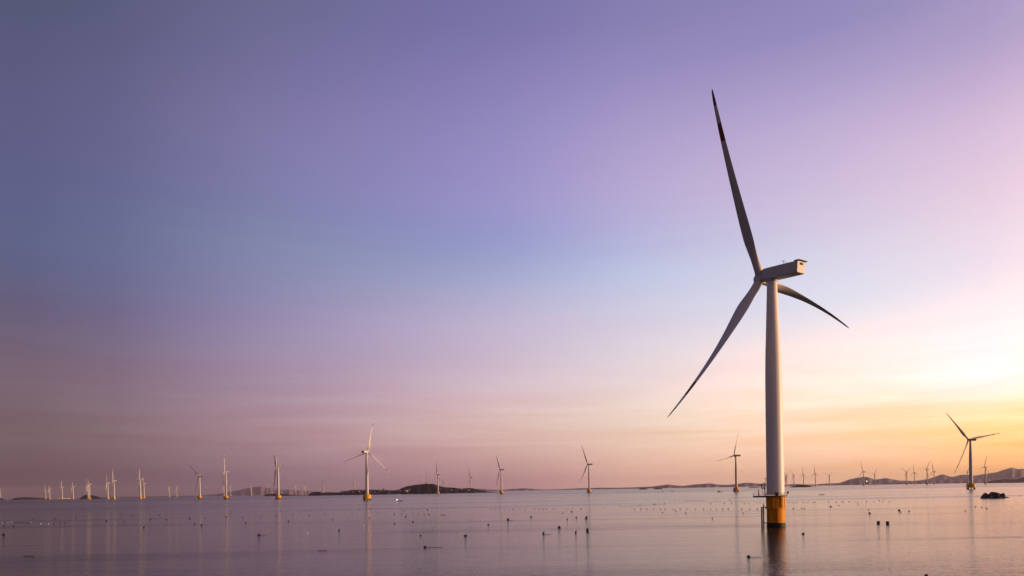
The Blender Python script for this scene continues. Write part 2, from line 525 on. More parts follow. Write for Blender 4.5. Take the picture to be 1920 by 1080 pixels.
o = Land('low_foothills', [(1655,907),(1680,903.4),(1710,902),(1750,899.4),(1790,898.5),(1830,897.8),(1860,897.5),(1890,896),(1930,895),(1990,898),(2040,902)], 9500, 400, M_FAR, step=2, rough=.05, seed=33, nv=20).obj
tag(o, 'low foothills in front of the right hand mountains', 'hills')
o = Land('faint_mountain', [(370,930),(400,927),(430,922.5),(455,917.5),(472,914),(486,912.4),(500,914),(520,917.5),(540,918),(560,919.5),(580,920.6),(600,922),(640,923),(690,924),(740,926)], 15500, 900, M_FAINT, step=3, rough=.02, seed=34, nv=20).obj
tag(o, 'very faint hazy mountain behind the left turbines', 'hills')

# ------------------------------------------------------------------ sea haze
bm = bmesh.new()
box(bm, 0, 0, 115, 36000, 36000, 290)
hm = bpy.data.materials.new('sea_haze'); hm.use_nodes = True
hm.node_tree.nodes.clear()
hv_ = hm.node_tree.nodes.new('ShaderNodeVolumePrincipled'); ho_ = hm.node_tree.nodes.new('ShaderNodeOutputMaterial')
hv_.inputs['Color'].default_value = (.78, .66, .72, 1); hv_.inputs['Density'].default_value = 2.4e-5
hv_.inputs['Anisotropy'].default_value = .2
hm.node_tree.links.new(hv_.outputs[0], ho_.inputs['Volume'])
tag(link('haze', bm, hm), kind='stuff', label='thin pinkish evening haze over the sea', cat='haze')

# ------------------------------------------------------------------ turbines
R_ROTOR, H_HUB, OVER, TILT = 66.0, 91.4, 4.7, radians(3.7)


def tower_mesh(z0, seg=64):
    bm = bmesh.new()
    lathe(bm, [(3.0, z0), (2.98, 22), (2.92, 40), (2.84, 53), (2.68, 61), (2.42, 68), (2.2, 74), (1.94, 81), (1.75, 86.5), (1.72, 89.4)], seg)
    return bm


def airfoil_pts(c, th, rad, blend, n=20):
    pts = []
    for i in range(n):
        a = 2 * pi * i / n
        cx, cy = rad * cos(a), rad * sin(a)
        ax = c * (.5 * cos(a) + .15)        # leading edge towards -x ... mirrored below
        tp = (.5 + .5 * cos(a))
        ay = c * th * .5 * sin(a) * (.25 + .75 * tp ** .6)
        pts.append((-(cx * (1 - blend) + ax * blend), cy * (1 - blend) + ay * blend))
    return pts


def blade_mesh(n=20, ns=46, pitch=58, bow=0.0):
    """span +Z, leading edge towards -X, upwind +Y"""
    bm = bmesh.new(); rings = []
    S = [0, .03, .08, .14, .2, .27, .36, .5, .65, .8, .9, .96, .985, 1.0]
    CH = [3.0, 3.0, 3.3, 4.2, 4.65, 4.4, 3.8, 2.95, 2.25, 1.65, 1.25, .9, .6, .15]
    TH = [1, 1, .85, .55, .40, .34, .29, .24, .21, .18, .17, .16, .15, .15]
    BL = [0, 0, .35, .8, 1, 1, 1, 1, 1, 1, 1, 1, 1, 1]
    TW = [24, 24, 24, 23, 20, 17, 13, 8, 4.5, 2, 1, 0, 0, 0]
    for k in range(ns + 1):
        s = (k / ns)
        s = .5 * s + .5 * (1 - (1 - s) ** 1.6) if s > .1 else s
        s = min(1, s)
        c, th, bl, tw = (pchip(S, A, s) for A in (CH, TH, BL, TW))
        beta = radians(tw + pitch)
        z = 1.2 + (R_ROTOR - 1.2) * s
        off = 4.2 * s ** (2.0 if bow == 0 else 1.4)
        xo = bow * (s ** 2.3 - s)
        ring = []
        for (x, y) in airfoil_pts(c, th, 1.5, bl, n):
            # rotate so that the leading edge (-x) turns upwind (+y)
            xr = x * cos(beta) + y * sin(beta)
            yr = -x * sin(beta) + y * cos(beta)
            ring.append(bm.verts.new((xr + xo, yr + off, z)))
        rings.append(ring)
    for a, b in zip(rings, rings[1:]):
        for i in range(n): bm.faces.new((a[i], a[(i + 1) % n], b[(i + 1) % n], b[i]))
    bm.faces.new(rings[0][::-1]); bm.faces.new(rings[-1])
    return bm


def nacelle_mesh():
    """x = width, y = upwind, z = up, origin at hub height on the tower axis"""
    bm = bmesh.new()
    y0, y1 = -11.6, 3.0
    secs = [(y0, 2.15, -1.95, 1.85), (y0 + .25, 2.25, -2.05, 1.95), (-4, 2.25, -2.1, 2.0), (1.6, 2.2, -2.05, 2.0), (2.7, 2.0, -1.85, 1.85), (y1, 1.8, -1.6, 1.6)]
    rings = []
    for (y, w, zb, zt) in secs:
        r = .22
        pts = [(-w + r, zb), (w - r, zb), (w, zb + r), (w, zt - r), (w - r, zt), (-w + r, zt), (-w, zt - r), (-w, zb + r)]
        rings.append([bm.verts.new((x, y, z)) for x, z in pts])
    for a, b in zip(rings, rings[1:]):
        for i in range(8): bm.faces.new((a[i], a[(i + 1) % 8], b[(i + 1) % 8], b[i]))
    bm.faces.new(rings[0][::-1]); bm.faces.new(rings[-1])
    return bm


def hub_mesh(seg=36):
    """spinner along +Y with three blade collars, origin at rotor centre"""
    bm = bmesh.new()
    M = Matrix.Rotation(-pi / 2, 4, 'X')      # z -> +y
    lathe(bm, [(1.5, -1.8), (1.9, -1.6), (2.05, -.9), (2.1, 0), (2.02, .8), (1.75, 1.5), (1.3, 2.1), (.7, 2.5), (.15, 2.62)], seg, M)
    for k in range(3):
        Mk = Matrix.Rotation(k * 2 * pi / 3, 4, 'Y')
        lathe(bm, [(1.62, .9), (1.62, 2.2), (1.5, 2.3)], 28, Mk)
    return bm


def rot_frame(yaw):
    """columns: right (seen from behind), upwind, up - tilted"""
    n = Vector((sin(yaw) * cos(TILT), cos(yaw) * cos(TILT), sin(TILT)))
    r = Vector((cos(yaw), -sin(yaw), 0))
    u = r.cross(n)
    return r, n, u


def mat4(x, y, z, t):
    return Matrix(((x[0], y[0], z[0], t[0]), (x[1], y[1], z[1], t[1]), (x[2], y[2], z[2], t[2]), (0, 0, 0, 1)))


def place_rotor(root, nac, hub, blades, yaw, theta, sc=1.0, dz=0.0):
    r, n, u = rot_frame(yaw)
    axis = Vector((0, 0, H_HUB - OVER * sin(TILT)))
    S = Matrix.Scale(sc, 4)
    nac.matrix_local = S @ mat4(r, n, u, axis)
    hc = axis + n * OVER - Vector((0, 0, dz))
    th = theta
    t = -sin(th) * u + cos(th) * r
    d = cos(th) * u + sin(th) * r
    hub.matrix_local = S @ mat4(t, n, d, hc)
    for k, bl in enumerate(blades):
        th = theta + k * 2 * pi / 3
        t = -sin(th) * u + cos(th) * r
        d = cos(th) * u + sin(th) * r
        bl.matrix_local = S @ mat4(t, n, d, hc)


# ---- the big turbine
BX, BY = 93.9, 243.33
BS = 1.073      # measured from its waterline
big = empty('wind_turbine', (BX * BS, BY * BS, HCAM * (1 - BS)))
big.scale = (BS, BS, BS)
tag(big, 'huge white wind turbine closest to the viewer, standing on a yellow monopile', 'wind turbine')
az = atan2(BX, BY)
EV = Vector((cos(az), -sin(az), 0))          # right as seen
CV = Vector((-sin(az), -cos(az), 0))         # towards the viewer


def ec(e, c, z):
    return EV * e + CV * c + Vector((0, 0, z))


def ecM(z=0):
    return mat4(EV, -CV, (0, 0, 1), (0, 0, z))   # local x right, y away


def ring_pt(phi, r, z):
    return ec(r * sin(phi), r * cos(phi), z)


tw = link('tower', tower_mesh(12.4, 96), M_TOWER, big, True, radians(40))
bm = bmesh.new(); lathe(bm, [(3.12, 12.42), (3.12, 12.8), (3.02, 12.82)], 96); link('flange', bm, M_LGREY, tw, True, radians(40))
bm = bmesh.new(); lathe(bm, [(1.9, 88.2), (1.95, 88.3), (1.95, 89.6), (1.9, 89.7)], 64); link('yaw_bearing', bm, M_HUB, tw, True, radians(40))
bm = bmesh.new(); lathe(bm, [(3.16, -4), (3.16, 2.5), (3.10, 2.52)], 96); link('monopile', bm, M_BLACK, big, True, radians(40))
bm = bmesh.new()
lathe(bm, [(3.08, 2.5), (3.08, 7.5), (3.12, 7.52)], 96)
tp = link('transition_piece', bm, M_YEL, big, True, radians(40))
bm = bmesh.new()
lathe(bm, [(3.1, 7.45), (3.5, 7.5), (3.5, 7.95), (3.24, 8.0), (3.24, 11.7)], 96)
link('upper_collar', bm, M_YEL, tp, True, radians(40))
for phi, r, w, d, z0, z1 in ((-.30, 3.2, .38, .42, 8.05, 11.8), (.62, 3.2, .6, .5, 8.05, 11.8), (1.15, 3.2, .24, .22, 8.05, 11.8), (-1.1, 3.2, .24, .22, 8.05, 11.8), (.14, 3.08, .42, .95, 2.6, 7.5), (-.66, 3.08, .2, .25, 2.6, 7.5)):
    bm = bmesh.new()
    p = ring_pt(phi, r, 0)
    rd = p.normalized(); tn = Vector((-rd.y, rd.x, 0))
    box(bm, 0, d / 2 - .05, (z0 + z1) / 2, w, d, z1 - z0, mat4(tn, rd, (0, 0, 1), p))
    link('stiffener', bm, M_YEL, tp)
# platform
bm = bmesh.new()
lathe(bm, [(3.75, 11.75), (3.85, 11.8), (3.85, 12.1), (3.75, 12.14)], 64)
box(bm, -5.4, 0, 11.93, 4.4, 3.4, .36, ecM())
for e in (-7.2, -5.6, -4.2):
    box(bm, e, 0, 11.66, .2, 3.2, .22, ecM())
box(bm, -5.3, -1.3, 11.66, 4.2, .2, .2, ecM()); box(bm, -5.3, 1.3, 11.66, 4.2, .2, .2, ecM())
plat = link('platform', bm, M_DECK, big, True, radians(35))
bm = bmesh.new()
corner = [(-3.6, -1.65), (-5.5, -1.65), (-7.5, -1.65), (-7.5, 0), (-7.5, 1.65), (-5.5, 1.65), (-3.6, 1.65)]
for (e, c) in corner:
    tube(bm, ec(e, c, 12.1), ec(e, c, 13.25), .035, 8)
for (a, b) in zip(corner, corner[1:]):
    for z in (12.65, 13.2):
        tube(bm, ec(a[0], a[1], z), ec(b[0], b[1], z), .03, 8)
nrp = 14
rp = [ring_pt(radians(-62 + 124 * i / nrp), 3.78, 0) for i in range(nrp + 1)] + [ring_pt(radians(62 + 236 * i / 20), 3.78, 0) for i in range(1, 18)]
for p in rp: tube(bm, p + Vector((0, 0, 12.1)), p + Vector((0, 0, 13.2)), .03, 6)
for a, b in zip(rp, rp[1:]):
    for z in (12.65, 13.2):
        tube(bm, a + Vector((0, 0, z)), b + Vector((0, 0, z)), .025, 6)
link('railing', bm, M_RAIL, plat, True, radians(40))
bm = bmesh.new()
tube(bm, ec(-5.7, -.6, 12.1), ec(-5.7, -.6, 14.1), .13, 10); box(bm, -5.7, .6, 14.2, .36, .36, .3, ecM())
link('bollard_post', bm, M_DARK, plat, True, radians(40))
bm = bmesh.new()   # davit crane folded against the tower
tube(bm, ec(-3.5, 1.2, 12.1), ec(-3.55, 1.2, 15.0), .16, 10)
tube(bm, ec(-3.55, 1.2, 14.6), ec(-4.5, 1.0, 14.9), .13, 8)
tube(bm, ec(-4.5, 1.0, 14.7), ec(-4.65, 1.0, 16.2), .14, 8)
tube(bm, ec(-3.7, 1.0, 14.8), ec(-3.75, 1.0, 16.7), .12, 8)
tube(bm, ec(-4.1, 1.0, 12.2), ec(-4.45, 1.0, 14.8), .06, 8)
box(bm, -3.75, -1.0, 16.6, .45, .4, .35, ecM()); box(bm, -4.6, -1.0, 16.2, .4, .4, .3, ecM())
tube(bm, ec(-3.45, 1.0, 15.0), ec(-3.1, 1.0, 18.3), .06, 8); box(bm, -3.3, -1.0, 18.3, .5, .3, .25, ecM())
link('davit_crane', bm, M_DARK, big, True, radians(40))
bm = bmesh.new()
box(bm, .35, -3.45, 12.72, 1.1, .6, 1.05, ecM()); box(bm, .35, -3.45, 13.28, 1.2, .7, .08, ecM())
link('cabinet', bm, M_DARK, big)
bm = bmesh.new()
tube(bm, ec(3.7, .4, 12.1), ec(3.95, .4, 13.0), .07, 8)
box(bm, 4.1, -.4, 13.2, .55, .5, .75, ecM() @ Matrix.Translation((0, 0, 0)))
link('lantern', bm, M_DARK, big, True, radians(40))
# boat landing
bl_ = None
bm = bmesh.new()
tube(bm, ec(-4.72, .9, -4), ec(-4.72, .9, 8.1), .24, 14)
b1 = link('boat_landing', bm, M_RUST, big, True, radians(40))
bm = bmesh.new()
tube(bm, ec(-4.1, -.9, -4), ec(-4.1, -.9, 8.9), .20, 14); tube(bm, ec(-4.1, -.9, 8.9), ec(-4.1, -.9, 9.6), .09, 10)
link('fender_pipe', bm, M_RUST, b1, True, radians(40))
bm = bmesh.new()
for i in range(30):
    z = .6 + i * .25
    tube(bm, ec(-4.5, .2, z), ec(-4.3, -.4, z), .022, 6)
tube(bm, ec(-4.5, .2, 0), ec(-4.5, .2, 8), .035, 6); tube(bm, ec(-4.3, -.4, 0), ec(-4.3, -.4, 8), .035, 6)
link('ladder', bm, M_RUST, b1, True, radians(40))
for z in (2.4, 8.0):
    bm = bmesh.new()
    tube(bm, ec(-4.72, .9, z), ec(-2.9, .7, z), .14, 10); tube(bm, ec(-4.1, -.9, z), ec(-2.9, -.7, z), .12, 10)
    tube(bm, ec(-4.72, .9, z), ec(-4.1, -.9, z), .1, 10)
    link('bracket', bm, M_RUST, b1, True, radians(40))
bm = bmesh.new(); box(bm, -4.4, 0, 6.4, .9, 2.2, .2, ecM()); link('clamp', bm, M_RUST, b1)

NAC_ME = link('nacelle', nacelle_mesh(), M_NAC, big, True, radians(25))
HUB_O = link('hub', hub_mesh(), M_HUB, big, True, radians(35))
BL_O = [link('blade', blade_mesh(28, 70, 81, 5.0), M_BLADE, big, True, radians(70))]
for k in range(2):
    c = BL_O[0].copy(); COL.objects.link(c); c.parent = big; BL_O.append(c)
place_rotor(big, NAC_ME, HUB_O, BL_O, radians(-33.5), radians(-21.6), 1.0, .8)
bm = bmesh.new(); box(bm, 0, -11.65, 1.05, 1.55, .2, .62); link('rear_vent', bm, M_VENT, NAC_ME)
bm = bmesh.new(); box(bm, 0, -11.35, 2.06, 4.9, 2.1, .16); box(bm, 0, -11.35, 2.18, 4.7, 1.9, .1); link('roof_hood', bm, M_DARK, NAC_ME)
bm = bmesh.new(); box(bm, 0, 2.98, 0, 3.2, .5, 3.0); link('front_bulkhead', bm, M_DARK, NAC_ME)
bm = bmesh.new()
tube(bm, (-.6, -5.0, 2), (-.6, -5.0, 3.5), .09, 8); tube(bm, (-.6, -5.4, 3.4), (-.6, -4.5, 3.4), .08, 8)
tube(bm, (-.6, -5.4, 3.4), (-.6, -5.4, 3.75), .08, 8); tube(bm, (-.6, -4.5, 3.4), (-.6, -4.5, 3.7), .12, 8)
tube(bm, (-.6, -5.0, 3.0), (-.6, -7.6, 2.05), .06, 8); tube(bm, (-.6, -7.0, 2.0), (-.6, -7.0, 2.6), .035, 8)
link('weather_mast', bm, M_LGREY, NAC_ME, True, radians(40))


# ---- mid and far turbines on pile caps
def cap_mesh():
    bm = bmesh.new()
    lathe(bm, [(6.3, 2.9), (6.9, 3.2), (7.0, 4.0), (7.0, 9.6), (6.8, 10.1), (4.1, 10.3), (3.9, 10.5), (3.6, 12.2), (3.05, 12.3)], 40)
    return bm


def pile_mesh(a, seg=12):
    bm = bmesh.new()
    p = Vector((5.4 * cos(a), 5.4 * sin(a), 3.2)); q = Vector((6.6 * cos(a), 6.6 * sin(a), -4))
    tube(bm, q, p, .95, seg)
    return bm


def cap_simple():
    bm = cap_mesh()
    return bm


proto = empty('wind_turbine', (0, 0, 0))
p_tower = link('tower', tower_mesh(12.3, 32), M_TOWER_FAR, proto, True, radians(40))
p_cap = link('pile_cap', cap_mesh(), M_CAP, proto, True, radians(40))
p_piles = [link('pile', pile_mesh(2 * pi * k / 8 + .2), M_PILE, proto, True, radians(40)) for k in range(8)]
bm = bmesh.new()
for s in (-1, 1):
    tube(bm, (-7.9, s * .9, -3), (-7.9, s * .9, 9.5), .28, 10)
    tube(bm, (-7.9, s * .9, 8.8), (-6.5, s * .9, 8.8), .16, 8); tube(bm, (-7.9, s * .9, 4.2), (-6.5, s * .9, 4.2), .16, 8)
for i in range(26): tube(bm, (-7.9, -.9, .4 + i * .34), (-7.9, .9, .4 + i * .34), .05, 6)
p_land = link('boat_landing', bm, M_DARK, proto, True, radians(40))
bm = bmesh.new()
ng = 26
for i in range(ng):
    a = 2 * pi * i / ng; b = 2 * pi * (i + 1) / ng
    P = Vector((6.7 * cos(a), 6.7 * sin(a), 10.1)); Q = Vector((6.7 * cos(b), 6.7 * sin(b), 10.1))
    tube(bm, P, P + Vector((0, 0, 1.15)), .045, 6)
    for z in (.6, 1.12): tube(bm, P + Vector((0, 0, z)), Q + Vector((0, 0, z)), .04, 6)
p_rail = link('railing', bm, M_RAIL, proto, True, radians(40))
p_nac = link('nacelle', nacelle_mesh(), M_NAC, proto, True, radians(25))
bm = bmesh.new(); box(bm, 0, -11.4, 0, 4.62, 1.2, 3.9); p_rear = link('rear_grille', bm, M_VENT, p_nac)
p_hub = link('hub', hub_mesh(20), M_HUB, proto, True, radians(35))
p_bl = [link('blade', blade_mesh(14, 30, pt, bw_), M_BLADE, proto, True, radians(70)) for pt, bw_ in ((8, 0), (78, 2.5))]

# x, y, yaw, rotor angle, scale, near?, label
TT = [
 (-5385.9,7185.5,-112,40,1.0, 'faint turbine cut by the left edge of the view above a sliver of island'),
 (-4510.1,6602.2,-120,17,1.0, 'shorter of the two pale turbines close together over the yellow barges'),
 (-3799.6,5610.6,-116,64,1.0, 'taller of the two pale turbines close together over the yellow barges'),
 (-3304.0,5014.9,-118,17,1.0, 'single pale turbine rising from between the two right yellow barges'),
 (-3045.8,4738.4,-120,57,1.0, 'thin pale turbine just right of the last barge'),
 (-2681.5,4317.7,-120,82,1.0, 'left one of the overlapping turbine pair in front of the humped islet'),
 (-2511.1,4058.8,-118,75,1.0, 'right one of the overlapping turbine pair in front of the humped islet'),
 (-2226.1,3760.7,-122,88,1.0, 'shorter left turbine of the sunlit pair between humped islet and slim pair'),
 (-1911.7,3280.5,-120,15,1.0, 'taller right turbine of the sunlit pair, its upper blade leaning left'),
 (-1664.6,3058.8,-110,27,1.0, 'sunlit turbine with one blade up and one lower left, smaller turbine at its right'),
 (-2211.1,4101.8,-116,49,1.0, 'small sunlit turbine hard by the right side of a taller one'),
 (-3145.3,6267.7,-116,60,1.0, 'left one of two tiny pale turbines left of the V-bladed turbine'),
 (-3226.4,6572.4,-114,66,1.0, 'right one of two tiny pale turbines left of the V-bladed turbine'),
 (-1249.8,2733.3,-74,72,1.0, 'turbine with two dark blades raised in a wide V over a yellow foot'),
 (-952.4,2275.1,-112,14,1.0, 'turbine with half golden tower, one blade straight up'),
 (-2687.6,6372.7,-112,67,1.0, 'tiny turbine half hidden at the left of a dark and golden tower'),
 (-2579.6,6255.7,-112,58,1.0, 'tiny turbine just right of a dark and golden tower'),
 (-2494.0,6527.9,-108,64,1.0, 'lone tiny pale turbine in front of the faint mountain'),
 (-3154.0,8810.8,-95,40,1.0, 'very faint tiny turbine at the left tip of the long flat island'),
 (-638.7,1866.6,-106,55,1.0, 'edge-on turbine with two blades raised close together and a bright yellow foot'),
 (-1933.8,6104.1,-106,64,1.0, 'pale distant turbine over the middle of the flat island'),
 (-2617.1,8548.2,-92,40,1.0, 'fainter left one of a close pair of tiny turbines over the flat island'),
 (-1918.9,6341.6,-106,66,1.0, 'brighter right one of a close pair of tiny turbines over the flat island'),
 (-1533.9,5557.9,-104,59,1.0, 'pale distant turbine over the small hump at the left end of the wooded island'),
 (-1246.6,5406.1,-102,48,1.0, 'pale distant turbine just left of the tall mid-distance turbine'),
 (-271.2,1278.4,24,14,1.0, 'tall mid-distance turbine with red-banded white blades and a fat yellow foot'),
 (-557.7,4505.0,-94,5,1.0, 'left one of three turbines standing before the dome hill'),
 (-348.9,3220.1,-78,117,1.0, 'tallest of three turbines standing before the dome hill'),
 (-621.0,6207.1,-90,53,1.0, 'smallest of three turbines, right of the dome hill summit'),
 (-243.4,4076.6,-76,90,1.0, 'slim turbine over the right end of the wooded island'),
 (-39.7,2568.8,-74,82,1.0, 'turbine just beyond the right tip of the wooded island'),
 (244.0,2154.2,-52,91,1.0, 'lone turbine in the middle of the far hills with a brown foot'),
 (561.2,1707.5,-36,17,1.0, 'grey backlit turbine just left of the big turbine'),
 (2640.0,6585.5,-56,36,1.0, 'tiny dark turbine half hidden behind the big tower'),
 (2336.2,5799.0,-46,61,1.0, 'tiny dark turbine touching the right edge of the big tower'),
 (2255.4,5457.6,-36,78,1.0, 'tiny dark turbine at the left end of the dark lens-shaped islet'),
 (2246.7,5257.6,-36,119,1.0, 'tiny dark turbine rising over the middle of the dark lens-shaped islet'),
 (2152.1,4840.2,-28,116,1.0, 'dark upright-bladed turbine just right of the dark lens-shaped islet'),
 (2791.5,5999.7,-22,59,1.0, 'small dark turbine with a Y-shaped rotor before the foot of the far hills'),
 (2226.7,4320.7,-20,105,1.0, 'dark turbine in front of the rounded hill summit'),
 (3004.4,5647.9,-36,40,1.0, 'small dark turbine on the right flank of the rounded hill'),
 (2793.8,4828.3,-26,63,1.0, 'dark turbine with a Y-shaped rotor, first of a row of four'),
 (3033.1,5142.1,-22,119,1.0, 'small dark turbine with one blade up, second of a row of four'),
 (2372.6,3899.2,-18,35,1.0, 'dark turbine with one blade pointing flat to the left, third of a row of four'),
 (2870.5,4641.1,-28,110,1.0, 'small dark turbine, last of a row of four, before a hazy peak'),
 (3470.3,5198.8,-16,36,1.0, 'small dark turbine mostly hidden behind the right-hand turbine tower'),
 (947.1,1408.2,-4,80,1.12, 'large dark-bladed turbine at the right against the yellow sky'),
 (2493.4,3594.5,-12,17,1.0, 'dark turbine standing before the mountains at the right edge'),
]
first = True
for (x, y, yaw, th, sc, lab) in TT:
    near = y < 3000
    root = empty('wind_turbine', (x, y, drop(x, y)))
    tag(root, lab, 'wind turbine', 'offshore wind turbines on pile caps')

    def cp(o, par=root):
        c = o.copy(); COL.objects.link(c); c.parent = par
        c.matrix_parent_inverse = Matrix()
        return c
    t = cp(p_tower); t.scale = (sc, sc, sc)
    c = cp(p_cap)
    if sc != 1.0: c.scale = (sc, sc, sc)
    if near:
        rz = random.uniform(-.5, .5)
        for q in p_piles:
            k = cp(q); k.scale = (sc, sc, sc)
        k = cp(p_land); k.scale = (sc, sc, sc); k.rotation_euler = (0, 0, rz - atan2(x, y))
        k = cp(p_rail); k.scale = (sc, sc, sc)
    n_ = cp(p_nac)
    if near: cp(p_rear, n_)
    h_ = cp(p_hub)
    bs = [cp(p_bl[0 if yaw in (-4, -36) and y < 2000 else 1]) for _ in range(3)]
    place_rotor(root, n_, h_, bs, radians(yaw), radians(th), sc)
for o in [p_tower, p_cap, *p_piles, p_land, p_rail, p_rear, p_nac, p_hub, *p_bl, proto]:
    bpy.data.objects.remove(o)
big["group"] = 'offshore wind turbines'

# ------------------------------------------------------------------ rock
rock = Land('rock', [(1837,934.6),(1839,932),(1842,927.6),(1845,924.8),(1848,924.2),(1850.5,925.2),(1852.5,926.6),(1854.5,926.2),(1857,922.8),(1860,922.2),(1865,922.6),(1870,923.6),(1875,925.2),(1878,926),(1880,924.2),(1883,924.8),(1884.4,926.6),(1885.2,930.6),(1886.5,931.6),(1890,932),(1894,933.6)], 640, 8, M_ROCK, kind=None, rough=.45, step=.5, seed=41, nv=14, sink=1.5, sharp=2.4, smooth=False)
tag(rock.obj, 'black craggy three-humped rock breaking the water below the right-hand turbine', 'rock')

# ------------------------------------------------------------------ houses on the island
M_WALL = mat('house_wall', (.62, .60, .56), .7, .3)
M_ROOF = mat('house_roof', (.16, .07, .05), .8, .2)
M_PANE = mat('house_window', (.03, .035, .04), .2, .5)


def house_parts(w, d, h):
    bw = bmesh.new(); box(bw, 0, 0, h / 2 - .8, w, d, h + 1.6)
    br = bmesh.new(); o_ = .35; rh = d * .3
    v = [br.verts.new(p) for p in ((-w/2-o_, -d/2-o_, h+.02), (w/2+o_, -d/2-o_, h+.02), (w/2+o_, d/2+o_, h+.02), (-w/2-o_, d/2+o_, h+.02), (-w/2-o_, 0, h+rh), (w/2+o_, 0, h+rh))]
    for f in ((0, 1, 5, 4), (2, 3, 4, 5), (0, 4, 3), (1, 2, 5), (0, 3, 2, 1)): br.faces.new([v[i] for i in f])
    bp = []
    for k in range(3):
        b_ = bmesh.new(); box(b_, -w * .32 + k * w * .32, -d / 2 - .03, h * .58, w * .14, .12, h * .34); bp.append(b_)
    return bw, br, bp


hp = None
HOUSES = [(640,922.6),(645,921.4),(651,923.4),(655,921),(662,922.8),(668,920.4),(674,922.4),(680,921.2),(696,921.6),(703,923),(712,921),(719,919.8),(721,921.6),(729,922.8),(749,920.6),(752,921.4),(759,920.4),(763,921),(767,920.2),(847,920.6),(866,918.8),(880,920)]
for k, (px, py) in enumerate(HOUSES):
    p = main_isl.on(px, py)
    root = empty('house', p, random.uniform(-.5, .5))
    if hp is None:
        hp = [link(nm, b_, m_, root) for nm, b_, m_ in zip(('wall', 'roof', 'window', 'window', 'window'), [q for q in (lambda t: (t[0], t[1], *t[2]))(house_parts(9, 7, 5.2))], (M_WALL, M_ROOF, M_PANE, M_PANE, M_PANE))]
    else:
        for q in hp:
            c = q.copy(); COL.objects.link(c); c.parent = root
    s_ = random.uniform(.75, 1.1)
    if px in (719, 767, 763, 749): s_ = 1.35
    root.scale = (s_, s_, s_)
    if px == 719: lb = 'brightest white house on the ridge right of the tall mid-distance turbine'; g_ = None
    elif px < 700: lb = 'small pale house on the low slope beside the tall mid-distance turbine'; g_ = 'pale houses on the left slope of the island'
    elif px < 740: lb = 'small pale house between the tall mid-distance turbine and the dome hill'; g_ = 'pale houses between turbine and dome hill'
    elif px < 800: lb = 'small pale house at the left foot of the dome hill'; g_ = 'pale houses at the foot of the dome hill'
    else: lb = 'small pale house on the low ridge right of the dome hill'; g_ = 'pale houses right of the dome hill'
    tag(root, lb, 'house', g_)

# ------------------------------------------------------------------ boats
M_HULL = mat('dark_hull', (.02, .02, .024), .5, .4)
M_HULLW = mat('white_hull', (.6, .6, .58), .5, .4)
M_HULLY = mat('yellow_barge', (.82, .62, .02), .5, .4, ((.1, .1, .2), .3, (.6, .4, .05)))
M_GLASS = mat('cabin_glass', (.02, .025, .03), .15, .6)


def hull_mesh(Lh, B, D):
    bm = bmesh.new(); rings = []
    for t, w, sh in ((-1, .62, .1), (-.8, .85, .03), (-.3, 1, 0), (.3, .95, .04), (.7, .62, .2), (.92, .25, .42), (1, .04, .55)):
        x = t * Lh / 2
        hw = w * B / 2
        top = D * (.62 + sh)
        rings.append([bm.verts.new((x, -hw, top)), bm.verts.new((x * .97, -hw * .7, -D * .3)), bm.verts.new((x * .97, hw * .7, -D * .3)), bm.verts.new((x, hw, top)), bm.verts.new((x, hw * .86, top * .86)), bm.verts.new((x, -hw * .86, top * .86))])
    for a, b in zip(rings, rings[1:]):
        for i in range(6): bm.faces.new((a[i], a[(i + 1) % 6], b[(i + 1) % 6], b[i]))
    bm.faces.new(rings[0][::-1]); bm.faces.new(rings[-1])
    return bm


def boat(px, py, Lh, rz, hullm, lab, cabin=None, lamp=False, awning=False):
    p = at_water(px, py)
    root = empty('boat', p, rz)
    tag(root, lab, 'boat')
    B, D = Lh * .28, Lh * .13
    link('hull', hull_mesh(Lh, B, D), hullm, root)
    if cabin:
        bm = bmesh.new(); z = D * .55
        box(bm, -Lh * .2, 0, z + Lh * .09, Lh * .22, B * .62, Lh * .18); box(bm, -Lh * .2, 0, z + Lh * .19, Lh * .26, B * .72, Lh * .02)
        cb = link('cabin', bm, cabin, root)
        bm = bmesh.new(); box(bm, -Lh * .2, 0, z + Lh * .12, Lh * .225, B * .5, Lh * .06); box(bm, -Lh * .2, 0, z + Lh * .12, Lh * .17, B * .63, Lh * .06)
        link('cabin_window', bm, M_GLASS, cb)
    if awning:
        bm = bmesh.new()
        for sx in (-.22, .1):
            for sy in (-1, 1): tube(bm, (sx * Lh, sy * B * .36, D * .5), (sx * Lh, sy * B * .36, D * .5 + 1.35), .05, 6)
        link('awning_post', bm, M_DARK, root)
        bm = bmesh.new(); box(bm, -Lh * .06, 0, D * .5 + 1.4, Lh * .42, B * .85, .1); link('awning', bm, M_HULLW, root)
    if lamp:
        bm = bmesh.new(); tube(bm, (-Lh * .32, 0, D * .5), (-Lh * .32, 0, D * .5 + 1.5), .06, 8); mst = link('lamp_post', bm, M_DARK, root)
        bm = bmesh.new(); lathe(bm, [(.1, 0), (.28, .1), (.33, .3), (.26, .55), (.08, .65)], 14, Matrix.Translation((-Lh * .32, 0, D * .5 + 1.3)))
        lm = bpy.data.materials.new('lit_lamp'); lm.use_nodes = True
        b_ = lm.node_tree.nodes['Principled BSDF']; b_.inputs['Emission Color'].default_value = (1, .95, .92, 1); b_.inputs['Emission Strength'].default_value = 14
        link('lamp', bm, lm, mst, True)
    return root


